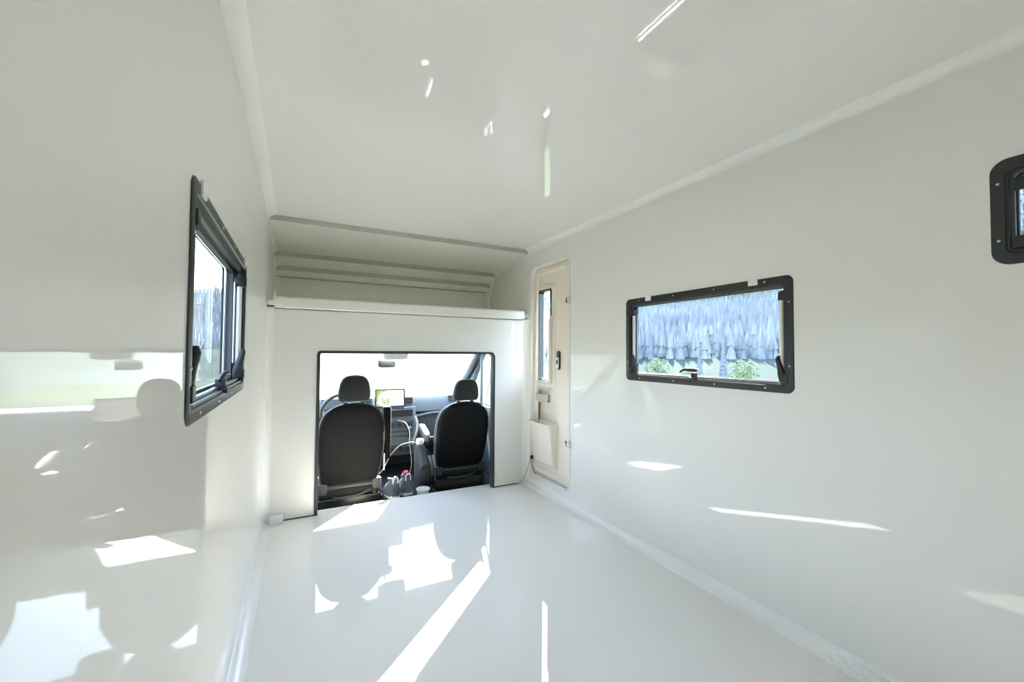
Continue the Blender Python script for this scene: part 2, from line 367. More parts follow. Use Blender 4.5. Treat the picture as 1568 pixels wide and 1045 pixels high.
# ================================================================== CAMPER WINDOWS
def camper_window(name, label, loc, rz, W_, H_, r=.03, stays=(-1, 1), clips=(), latch=True, screws_top=4, rod_h=.25):
    t = thing(name, label, None, loc, (0, 0, rz), kind='structure')
    fr = bmesh.new(); o, i1 = rr(W_, H_, r), rr(W_ - .066, H_ - .066, r * .5)
    n = len(o); L = [[(a, .0003, b) for a, b in o], [(a, .003, b) for a, b in rr(W_ - .002, H_ - .002, r)], [(a, .005, b) for a, b in rr(W_ - .010, H_ - .010, r - .003)],
                     [(a, .005, b) for a, b in rr(W_ - .058, H_ - .058, r * .55)], [(a, .002, b) for a, b in rr(W_ - .064, H_ - .064, r * .5)], [(a, .0003, b) for a, b in i1]]
    V = [[fr.verts.new(p) for p in q] for q in L]
    for k in range(len(V)):
        for j in range(n): fr.faces.new((V[k][j], V[k][(j + 1) % n], V[(k + 1) % len(V)][(j + 1) % n], V[(k + 1) % len(V)][j]))
    obj('inner_frame', fr, 'frame', t)
    sl = ring(bmesh.new(), rr(W_ - .064, H_ - .064, r * .5), rr(W_ - .076, H_ - .076, r * .4), -.058, .001); obj('frame_sleeve', sl, 'frame', t)
    g2 = ring(bmesh.new(), rr(W_ - .075, H_ - .075, r * .4), rr(W_ - .092, H_ - .092, r * .35), -.020, -.010); obj('seal_lip', g2, 'frame2', t)
    g3 = ring(bmesh.new(), rr(W_ - .075, H_ - .075, r * .4), rr(W_ - .098, H_ - .098, r * .35), -.045, -.034); obj('seal_lip', g3, 'frame2', t)
    pn = prism(bmesh.new(), rr(W_ - .03, H_ - .03, r), -.066, -.061); obj('pane', pn, 'acrylic', t, label='tinted acrylic pane', sm=False)
    pb = ring(bmesh.new(), rr(W_ - .01, H_ - .01, r), rr(W_ - .060, H_ - .060, r * .6), -.072, -.060); obj('pane_border', pb, 'frame', t, label='dark border of the pane')
    sc0 = None
    xs = [(-.5 + (k + .5) / screws_top) * (W_ - .06) * 1.08 for k in range(screws_top)]
    pos = [(a, s * (H_ / 2 - .017)) for a in xs for s in (1, -1)] + [(s * (W_ / 2 - .017), b * H_) for s in (1, -1) for b in (-.27, .27)]
    for a, b in pos:
        if sc0 is None:
            s_ = bmesh.new()
            loftloops(s_, [[(q * math.cos(2 * PI * k / 10), yy, q * math.sin(2 * PI * k / 10)) for k in range(10)] for q, yy in ((.0042, .0), (.0042, .002), (.0028, .0035), (.001, .0028))])
            sc0 = obj('screw', s_, 'steel', t); sc0.location = (a, .0045, b)
        else:
            c = sc0.copy(); C.objects.link(c); c.parent = t; c.location = (a, .0045, b)
    for s in stays:                                            # telescopic stays at the two ends
        xx = s * (W_ / 2 - .055 - (.02 if H_ < .4 else 0)); zt = H_ / 2 - .10; zb = -H_ / 2 + .085
        st = bmesh.new(); box(st, (xx - .009, -.030, zt - .004), (xx + .009, .002, zt + .03)); box(st, (xx + (.0 if s > 0 else -.03), -.008, zt), (xx + (.03 if s > 0 else 0), .009, zt + .035))
        bt = obj('stay_bracket', st, 'black', t, bevel=.002)
        ro = bmesh.new(); tube(ro, [(xx, -.012, zb + .01), (xx, -.012, zt + .012)], .0085, 12)
        rd = obj('stay_rod', ro, 'rod', t, label='pale telescopic stay')
        ri = bmesh.new(); tube(ri, [(xx - s * .016, -.026, zb + .02), (xx - s * .016, -.026, zt + .01)], .003, 8); obj('inner_rod', ri, 'alu', rd)
        kn = bmesh.new()
        loftloops(kn, [sup(xx, -.014, zb - .035, .012, .014, n=14), sup(xx, -.012, zb - .01, .017, .017, n=14), sup(xx - s * .004, -.006, zb + .02, .012, .013, n=14), sup(xx - s * .010, .004, zb + .06, .008, .010, n=14), sup(xx - s * .006, .004, zb + .075, .005, .006, n=14)])
        k_ = obj('stay_lever', kn, 'black', t)
        kb = bmesh.new(); box(kb, (xx + (0 if s > 0 else -.032), -.012, zb - .04), (xx + (.032 if s > 0 else 0), .009, zb - .005)); obj('lever_block', kb, 'black', k_, bevel=.003)
        lt = bmesh.new(); tube(lt, [(xx, -.006, zb - .045), (xx, -.006, zb - .06)], [.012, .007], 12); obj('lock_knob', lt, 'black', k_)
    if latch:
        zl = -H_ / 2 + .033
        lb = bmesh.new(); box(lb, (-.02, -.03, zl - .006), (.02, .012, zl + .010)); box(lb, (-.010, -.02, zl + .01), (.012, .006, zl + .035))
        la = obj('latch_base', lb, 'black', t, bevel=.002)
        hd = bmesh.new(); tube(hd, [(-.030, 0, zl + .046), (-.012, .004, zl + .048), (.015, .006, zl + .048), (.045, .006, zl + .050), (.070, .004, zl + .042), (.082, .002, zl + .034)], [.006, .0105, .0105, .008, .007, .005], 12)
        obj('latch_handle', hd, 'black', t)
        obj('latch_button', B((-.033, -.006, zl + .040), (-.026, .008, zl + .054)), 'steel', la)
    for cx_ in clips:
        cb = B((cx_ - .022, .004, H_ / 2 - .026), (cx_ + .022, .010, H_ / 2 + .006)); obj('clip', cb, 'cream2' if False else 'satin', t, bevel=.004, label='small pale grey clip over the top edge of the frame')
    return t
yc, zc_ = (wy0 + wy1) / 2, (wz0 + wz1) / 2
camper_window('window_1', 'wide black-framed hinged window in the right wall beyond which a hazy forest shows', (XR, yc, zc_), PI / 2, wy1 - wy0, wz1 - wz0, clips=(.305, -.325))
camper_window('window_2', 'black-framed hinged window in the left wall seen at a grazing angle', (XL, 1.465, 1.25), -PI / 2, .95, .50, clips=(.39, -.40))
camper_window('window_3', 'small high black-framed window cut off by the right edge of view', (XR, (.43 - .255) / 2, (1.73 + 1.417) / 2), PI / 2, .685, .313, r=.04, rod_h=.15)

# ================================================================== ENTRANCE DOOR
D = thing('door_1', 'cream moulded entrance door with a narrow window and pockets', None, (XR, DC, DZ), (0, 0, PI / 2), kind='structure')
# local: x = towards the cab, y = into the room, z = up
bd = bmesh.new(); n = 60
prof = [(0, .0002), (.002, .004), (.008, .006), (.014, .004), (.017, -.002), (.018, -.0745)]
o_ = [rr(DW + .024 - 2 * a, DH + .024 - 2 * a, .075 - a * .9) for a, _ in prof]
V = [[bd.verts.new((p, yy, q)) for p, q in o_[k]] for k, (_, yy) in enumerate(prof)]
for k in range(len(V) - 1):
    m_ = len(V[0])
    for j in range(m_): bd.faces.new((V[k][j], V[k][(j + 1) % m_], V[k + 1][(j + 1) % m_], V[k + 1][j]))
obj('door_surround', bd, 'satin', D, label='rounded white bead round the door recess')
WX0, WX1, WZ0, WZ1 = .018, .222, -.085, .690                        # window in door coordinates
PX0, PX1, PZ0, PZ1 = -.085, .245, -.80, -.275                        # lower pocket
dp = plate(rr(DW - .012, DH - .012, .06), [rr(WX1 - WX0, WZ1 - WZ0, .02, cx=(WX0 + WX1) / 2, cz=(WZ0 + WZ1) / 2), rr(.33, .15, .02, cx=.08, cz=-.345), rr(.20, .045, .01, cx=.12, cz=-.185)], -.05, -.036, lambda a, b, t: (a, t, b))
obj('door_panel', dp, 'cream', D, sm=False)
obj('outer_skin', plate(rr(DW + .03, DH + .03, .06), [rr(WX1 - WX0 - .02, WZ1 - WZ0 - .02, .02, cx=(WX0 + WX1) / 2, cz=(WZ0 + WZ1) / 2)], -.075, -.07, lambda a, b, t: (a, t, b)), 'satin', D, sm=False)
rim = bmesh.new()
for k, (w_, yy) in enumerate(((.0, -.036), (.006, -.030), (.022, -.026), (.038, -.030), (.042, -.036))): pass
def soft_frame(w, h, cx, cz, width, height, base=-.036, r=.04):
    bm = bmesh.new(); prof = [(0, 0), (.25, .7), (.5, 1), (.8, 1), (1, .2)]; V = []
    for a, yy in prof:
        d = a * width; V.append([bm.verts.new((p, base + yy * height, q)) for p, q in rr(w - 2 * d, h - 2 * d, max(r - d * .6, .008), cx=cx, cz=cz)])
    m_ = len(V[0])
    for k in range(len(V) - 1):
        for j in range(m_): bm.faces.new((V[k][j], V[k][(j + 1) % m_], V[k + 1][(j + 1) % m_], V[k + 1][j]))
    return bm
obj('edge_moulding', soft_frame(DW - .012, DH - .012, 0, 0, .07, .020, r=.06), 'cream', D)
obj('window_surround', soft_frame(.31, .87, .105, .30, .040, .014), 'cream', D)
obj('window_gasket', ring(bmesh.new(), rr(WX1 - WX0, WZ1 - WZ0, .02, cx=(WX0 + WX1) / 2, cz=(WZ0 + WZ1) / 2), rr(WX1 - WX0 - .030, WZ1 - WZ0 - .024, .016, cx=(WX0 + WX1) / 2, cz=(WZ0 + WZ1) / 2), -.078, -.030), 'frame', D, label='black gasket of the door window')
obj('pane', prism(bmesh.new(), rr(WX1 - WX0 - .008, WZ1 - WZ0 - .008, .02, cx=(WX0 + WX1) / 2, cz=(WZ0 + WZ1) / 2), -.072, -.068), 'glassclear', D, label='narrow clear door window', sm=False)
obj('sill_ledge', B((.0, -.036, WZ0 - .014), (.215, -.020, WZ0 + .004)), 'alu', D, bevel=.003, label='pale metal ledge under the door window')
# blind housing on the hinge side of the window
bh = bmesh.new(); loftloops(bh, [sup(.016, -.030, -.12, .014, .012, n=16), sup(.016, -.026, -.10, .016, .016, n=16), sup(.016, -.026, .42, .016, .016, n=16), sup(.016, -.032, .46, .012, .008, n=16)])
obj('blind_guide', bh, 'cream', D, label='slim cream upright beside the door window')
# lock
lk = soft = prism(bmesh.new(), rr(.042, .150, .018, cx=-.098, cz=.092), -.036, -.022); lo = obj('lock_housing', lk, 'black', D, bevel=.002)
obj('lock_plate', prism(bmesh.new(), rr(.030, .090, .01, cx=-.098, cz=.070), -.022, -.016), 'alu', lo, bevel=.001, label='silver lock lever plate')
obj('lock_button', prism(bmesh.new(), rr(.013, .036, .005, cx=-.098, cz=.078), -.016, -.011), 'black', lo)
# small tray
tr = bmesh.new(); box(tr, (.022, -.036, -.255), (.218, -.006, -.245)); box(tr, (.022, -.010, -.255), (.218, -.004, -.195)); box(tr, (.022, -.036, -.255), (.028, -.006, -.195)); box(tr, (.212, -.036, -.255), (.218, -.006, -.195))
obj('small_tray', tr, 'cream2', D, label='grey-green shallow tray')
obj('tray_back', B((.02, -.062, -.262), (.22, -.056, -.155)), 'cream', D)
obj('tray_lip', soft_frame(.235, .135, .12, -.205, .016, .014, r=.02), 'cream', D)
# big pocket: tapered bin open at the top
pk = bmesh.new()
def psec(z, d, w0, w1, th=.006):
    r_ = .03; out_ = [(w0, -.036), (w0, -.036 + d * .5), (w0 + .012, -.036 + d * .85), (w0 + .035, -.036 + d), (w1 - .035, -.036 + d), (w1 - .012, -.036 + d * .85), (w1, -.036 + d * .5), (w1, -.036)]
    inn_ = [(w1 - th, -.036), (w1 - th, -.036 + d * .5), (w1 - .014, -.036 + d * .85 - th), (w1 - .036, -.036 + d - th), (w0 + .036, -.036 + d - th), (w0 + .014, -.036 + d * .85 - th), (w0 + th, -.036 + d * .5), (w0 + th, -.036)]
    return out_, inn_
Ls = []
for z, d, w0, w1 in ((-.785, .016, -.078, .248), (-.76, .045, -.078, .248), (-.60, .062, -.078, .25), (-.46, .080, -.080, .252), (-.425, .100, -.083, .255)):
    o1, i1 = psec(z, d, w0, w1); Ls.append([(a, b, z) for a, b in o1] + [(a, b, z) for a, b in i1])
V = [[pk.verts.new(p) for p in L] for L in Ls]
for k in range(len(V) - 1):
    for j in range(15): pk.faces.new((V[k][j], V[k][j + 1], V[k + 1][j + 1], V[k + 1][j]))
for j in range(7): pk.faces.new((V[-1][j], V[-1][j + 1], V[-1][14 - j], V[-1][15 - j])); pk.faces.new((V[0][j], V[0][j + 1], V[0][14 - j], V[0][15 - j]))
obj('map_pocket', pk, 'cream', D, label='deep cream storage pocket low on the door')
obj('pocket_back', B((-.09, -.068, -.44), (.25, -.062, -.262)), 'cream', D)
obj('door_sill', B((-.24, -.05, -.893), (.23, .002, -.884)), 'alu', D, bevel=.002, label='bright metal sill strip under the door')
for z in (.556, -.536):                                               # hinges
    hg = bmesh.new(); prism(hg, rr(.030, .062, .008, cx=-.292, cz=z), .0, .016)
    h_ = obj('hinge', hg, 'satin', D, bevel=.003, label='white hinge block with a dark arm')
    ha = bmesh.new(); box(ha, (-.276, -.030, z - .022), (-.262, .014, z + .022)); box(ha, (-.265, -.026, z - .007), (-.215, -.012, z + .007)); obj('hinge_arm', ha, 'black', h_, bevel=.002)
    for dz in (-.018, .018):
        s_ = bmesh.new(); loftloops(s_, [[(-.295 + q * math.cos(2 * PI * k / 10), yy, z + dz + q * math.sin(2 * PI * k / 10)) for k in range(10)] for q, yy in ((.005, .015), (.005, .018), (.003, .0185))]); obj('hinge_screw', s_, 'steel', h_)
wb = obj('corner_latch', B((.266, -.02, -.775), (.284, .010, -.745)), 'black', D, bevel=.002, label='small black catch at the low front corner of the door')
# thin wire from the catch to the bulkhead
wr = bmesh.new(); tube(wr, spline([(XR - .008, 3.148, .240), (XR - .02, 3.165, .17), (XR - .045, 3.175, .09), (XR - .07, 3.18, .045), (XR - .10, 3.20, .012), (XR - .13, 3.215, .006)], 6), .0022, 6)
tag(obj('thin_wire', wr, 'darkwire'), 'thin dark wire running from the cream door corner down to the bulkhead foot', 'wire')
ws = bmesh.new(); tube(ws, spline([(XR - .004, 3.14, .235), (XR - .004, 3.135, .18), (XR - .006, 3.10, .135), (XR - .006, 3.06, .118)], 6), .003, 6)
obj('seal_strip', ws, 'rubber', None).parent = None
bpy.data.objects['seal_strip'].parent = D; bpy.data.objects['seal_strip'].matrix_parent_inverse = (Matrix.Translation((XR, DC, DZ)) @ Matrix.Rotation(PI / 2, 4, 'Z')).inverted()
# sealant block bottom left, plastic film bottom right, crumb
fb = bmesh.new(); box(fb, (XL + .045, YF - .072, 0), (XL + .125, YF - .008, .052))
tag(obj('foam_block', fb, 'cove', bevel=.008), 'small white foam block wedged on the floor at the left foot of the bulkhead', 'foam block')

# ================================================================== CAB
CX0, CX1 = -.14, 1.80
def FXc(X0): return lambda a, b, t: (X0 + t, a, b)
struct('floor_cab', B((CX0, YF + .036, -.16), (CX1, 4.85, -.12)), 'carpet', 'dark mat floor of the driving cab', sm=False)
# cab doors with side windows
for X0, t, side in ((CX0, -.05, 'left'), (CX1, .05, 'right')):
    outer = [(YF + .03, -.16), (4.85, -.16), (4.85, .66), (3.80, 1.44), (YF + .03, 1.44)]
    hole = [(3.93, .60), (4.66, .60), (4.20, 1.12), (4.14, 1.18), (3.93, 1.18)]
    w = struct('wall_cab_' + side, plate(outer, [hole], 0, t, FXc(X0)), 'dash2', 'dark %s cab door and pillar' % side, sm=False)
    s = 1 if side == 'left' else -1
    gl = plate([(3.72, .58), (4.70, .58), (4.14, 1.20), (3.72, 1.20)], [], .0, .004, FXc(X0 + t * .5)); obj('side_glass', gl, 'glassclear', w, sm=False)
    obj('window_divider', B((X0 - .004 * s, 4.155, .6), (X0 + .022 * s, 4.185, 1.16)), 'trimgrey', w, bevel=.004)
    ar = bmesh.new(); prism(ar, [(3.40, .40), (4.3, .40), (4.34, .50), (4.3, .58), (3.40, .60)], X0, X0 + .05 * s, f=lambda a, y, b: (y, a, b)); obj('door_trim', ar, 'trimgrey', w, bevel=.01)
# windscreen, pillars and front panel under it
ws_p = lambda z: 4.2 - (z - 1.15) * (.4 / .31)
wsn = bmesh.new()
prism(wsn, [(ws_p(.62) + .06, .62), (ws_p(.62) + .066, .62), (ws_p(1.46) + .066, 1.46), (ws_p(1.46) + .06, 1.46)], CX0, CX1, f=lambda a, y, b: (y, a, b))
win = struct('window_4', wsn, 'glassclear', 'broad bright windscreen of the cab', sm=False)
for X0, s in ((1.765, 1), (-.105, -1)):
    pil = bmesh.new()
    tube(pil, [(X0, ws_p(.60) + .02, .60), (X0, ws_p(1.0), 1.0), (X0 - .01 * s, ws_p(1.46), 1.46)], .036, 10)
    pw = struct('trim_9' if s > 0 else 'trim_10', pil, 'trimgrey', 'grey ribbed windscreen pillar at the %s of the cab' % ('right' if s > 0 else 'left'))
    sl_ = bmesh.new()
    for k in range(30):
        z0 = .66 + k * .022; yy = ws_p(z0); box(sl_, (X0 - .004, yy - .050, z0), (X0 + .035, yy - .030, z0 + .008))
    o = obj('pillar_ribs', sl_, 'blackm', pw, kind='stuff', sm=False)
fp = bmesh.new(); box(fp, (CX0, 4.80, -.16), (CX1, 4.90, .66)); struct('wall_cab_front', fp, 'dash2', 'dark firewall under the windscreen', sm=False)
hl_ = prism(bmesh.new(), [(YF + .036, 1.30), (3.90, 1.27), (4.12, 1.20), (4.16, 1.20), (3.99, 1.36), (3.90, 1.438), (YF + .036, 1.438)], CX0, CX1, f=lambda a, y, b: (y, a, b))
struct('ceiling_cab', hl_, 'head', 'pale headlining of the cab sloping to the windscreen head', sm=False)

# ---- dashboard
dash = thing('dashboard', 'blue-grey dashboard with black air vents and a centre console stretching below the windscreen', 'dashboard', (.83, 4.5, -.12))
def L_(bm):                                            # shift world geometry into the local space of the dashboard
    bmesh.ops.translate(bm, verts=bm.verts, vec=(-.83, -4.5, .12)); return bm
up = bmesh.new(); ypf = [(4.83, .665), (4.60, .695), (4.46, .708), (4.38, .702), (4.345, .675), (4.310, .610), (4.290, .535), (4.34, .50), (4.80, .48)]
prism(up, ypf, CX0 + .003, CX1 - .003, f=lambda a, y, b: (y, a, b)); obj('upper_panel', L_(up), 'dash', dash)
lg = bmesh.new(); loops = []
for i in range(25):                                    # curved grip ledge across the passenger side
    X = 1.08 + i * .03; zz = .478 + .035 * math.sin(min(1, i / 9) * PI / 2); loops.append([(X, 4.30 + .028 * math.cos(a), zz + .014 * math.sin(a)) for a in [2 * PI * k / 10 for k in range(10)]])
loftloops(lg, loops); obj('grip_ledge', L_(lg), 'dash', dash)
lw = bmesh.new(); prism(lw, [(4.80, .51), (4.36, .51), (4.32, .49), (4.305, .40), (4.33, .26), (4.42, .14), (4.80, .12)], CX0 + .003, CX1 - .003, f=lambda a, y, b: (y, a, b)); obj('lower_panel', L_(lw), 'dash2', dash)
gb = bmesh.new(); box(gb, (1.22, 4.300, .24), (1.70, 4.33, .43)); gbo = obj('glovebox_lid', L_(gb), 'dash2', dash, bevel=.008)
gh = bmesh.new(); box(gh, (1.40, 4.292, .395), (1.52, 4.305, .415)); obj('glovebox_latch', L_(gh), 'black', gbo, bevel=.002)
cs = bmesh.new(); prism(cs, [(4.36, .60), (4.27, .585), (4.24, .46), (4.20, .22), (4.22, .12), (4.36, .08)], .74, 1.10, f=lambda a, y, b: (y, a, b)); con = obj('centre_console', L_(cs), 'dash', dash, bevel=.01)
for z0, z1, m_ in ((.50, .565, 'black'), (.385, .455, 'dash2'), (.30, .315, 'trimgrey'), (.345, .36, 'trimgrey')):
    q = 4.24 - (.46 - z0) * .17
    bm = bmesh.new(); box(bm, (.78, q - .012, z0), (1.06, q + .03, z1)); obj('console_bezel', L_(bm), m_, con, bevel=.003)
so = bmesh.new(); box(so, (.77, 4.185, .145), (1.05, 4.22, .225)); sp_ = obj('socket_panel', L_(so), 'trimgrey', con, bevel=.004)
for X in (.83, .93):
    b_ = bmesh.new(); tube(b_, [(X, 4.180, .185), (X, 4.195, .185)], .024, 14); obj('socket_cover', L_(b_), 'black', sp_)
b_ = bmesh.new(); box(b_, (.965, 4.180, .165), (1.04, 4.19, .205)); obj('blank_cover', L_(b_), 'black', sp_, bevel=.002)
for X in (.84, .92, 1.0):
    b_ = bmesh.new(); tube(b_, [(X, 4.19, .42), (X, 4.235, .42)], [.018, .022], 14); obj('control_knob', L_(b_), 'black', con)
st = bmesh.new(); tube(st, spline([(1.08, 4.22, .50), (1.095, 4.19, .42), (1.08, 4.17, .34), (1.06, 4.20, .25), (1.04, 4.24, .14)], 5), .012, 10); obj('console_edge_rib', L_(st), 'cable', con, label='pale rib curving down the side of the console')
for X0, X1 in ((.985, 1.075), (.56, .67), (1.47, 1.57), (-.05, .05)):        # air vents
    v = bmesh.new(); box(v, (X0, 4.312, .565), (X1, 4.345, .685)); vo = obj('air_vent', L_(v), 'black', dash, bevel=.004)
    for k in range(6):
        s_ = bmesh.new(); box(s_, (X0 + .006, 4.304, .574 + k * .018), (X1 - .006, 4.316, .580 + k * .018)); obj('vent_slat', L_(s_), 'dash', vo)
ic = bmesh.new(); prism(ic, [(4.50, .66), (4.34, .70), (4.28, .70), (4.27, .60), (4.40, .55)], .20, .52, f=lambda a, y, b: (y, a, b)); obj('instrument_hood', L_(ic), 'dash2', dash, bevel=.012)
gl_ = bmesh.new(); tube(gl_, [(1.02, 4.19, .30), (1.00, 4.12, .36), (.99, 4.09, .41)], [.02, .014, .02], 12); obj('gear_lever', L_(gl_), 'black', dash)

# ---- steering wheel
sw = thing('steering_wheel', 'dark grey steering wheel half hidden behind the driver seat headrest', 'steering wheel', (.385, 4.12, .60), (math.radians(-62), 0, 0))
rim_ = bmesh.new(); R0 = .185; loops = []
for k in range(48):
    a = 2 * PI * k / 48; c = Vector((R0 * math.cos(a), R0 * math.sin(a), 0)); d = c.normalized()
    loops.append([c + (d * math.cos(t) + Vector((0, 0, 1)) * math.sin(t)) * .0155 for t in [2 * PI * j / 10 for j in range(10)]])
V = [[rim_.verts.new(p) for p in L] for L in loops]
for k in range(48):
    for j in range(10): rim_.faces.new((V[k][j], V[k][(j + 1) % 10], V[(k + 1) % 48][(j + 1) % 10], V[(k + 1) % 48][j]))
obj('rim', rim_, 'trimgrey', sw)
hb = bmesh.new(); loftloops(hb, [sup(0, 0, -.03, .06, .05), sup(0, 0, .0, .075, .065), sup(0, 0, .03, .065, .055)]); obj('hub', hb, 'black', sw)
for a in (0, 120, 240):
    a = math.radians(a + 30 * 0 - 90 + 0); s_ = bmesh.new(); c, s0 = math.cos(a), math.sin(a); tube(s_, [(c * .05, s0 * .05, 0), (c * .18, s0 * .18, 0)], [.02, .012], 8); obj('spoke', s_, 'black', sw)
co = bmesh.new(); tube(co, [(0, 0, -.02), (0, 0, -.20)], .03, 12); obj('column', co, 'black', sw)

# ---- navigation screen on the dash
tb = thing('navigation_tablet', 'tablet with a bright map screen standing on the dashboard centre', 'tablet', (.828, 4.22, .692), (math.radians(-8), 0, math.radians(-4)))
obj('bezel', B((-.145, -.004, -.092), (.145, .010, .090)), 'black', tb, bevel=.003)
obj('display', B((-.132, -.0056, -.079), (.132, -.0042, .079)), 'screen', tb, label='lit map display', sm=False)
ks = bmesh.new()
for k in range(14): box(ks, (-.13 + k * .019, -.010, -.116), (-.117 + k * .019, .012, -.090))
obj('button_row', ks, 'black', tb, kind='stuff')
ms = bmesh.new(); tube(ms, [(0, .01, -.03), (0, .03, -.06), (0, .035, -.085)], .014, 10); obj('mount_arm', ms, 'black', tb)

# ---- rear-view mirror and sensor housing
mi = thing('rear_view_mirror', 'grey rear-view mirror hanging from the windscreen head', 'mirror', (.80, 4.28, 1.035), (0, 0, math.radians(12)))
mh = bmesh.new(); loops = []
for xx, a, b in ((-.092, .012, .022), (-.084, .02, .036), (-.06, .026, .043), (.06, .026, .043), (.08, .022, .041), (.088, .012, .028)):
    loops.append([(xx, a * math.copysign(abs(math.cos(t)) ** .7, math.cos(t)), b * math.copysign(abs(math.sin(t)) ** .6, math.sin(t))) for t in [2 * PI * k / 16 for k in range(16)]])
loftloops(mh, loops); obj('mirror_shell', mh, 'trimgrey', mi)
obj('mirror_glass', B((-.075, -.028, -.022), (.075, -.0255, .022)), 'trimgrey', mi, bevel=.001)
ma = bmesh.new(); tube(ma, [(.02, .0, .02), (.025, .01, .05), (.03, .03, .075)], [.014, .011, .018], 12); obj('mirror_arm', ma, 'trimgrey', mi)
sh = bmesh.new(); loftloops(sh, [sup(0, 0, 0, .09, .03), sup(.005, 0, .012, .125, .05), sup(.005, -.01, .05, .13, .06), sup(.005, -.02, .12, .13, .07)])
o = obj('sensor_housing', sh, 'head'); o.location = (.845, 4.13, 1.075); tag(o, 'pale plastic sensor housing at the top centre of the windscreen above the mirror', 'housing')

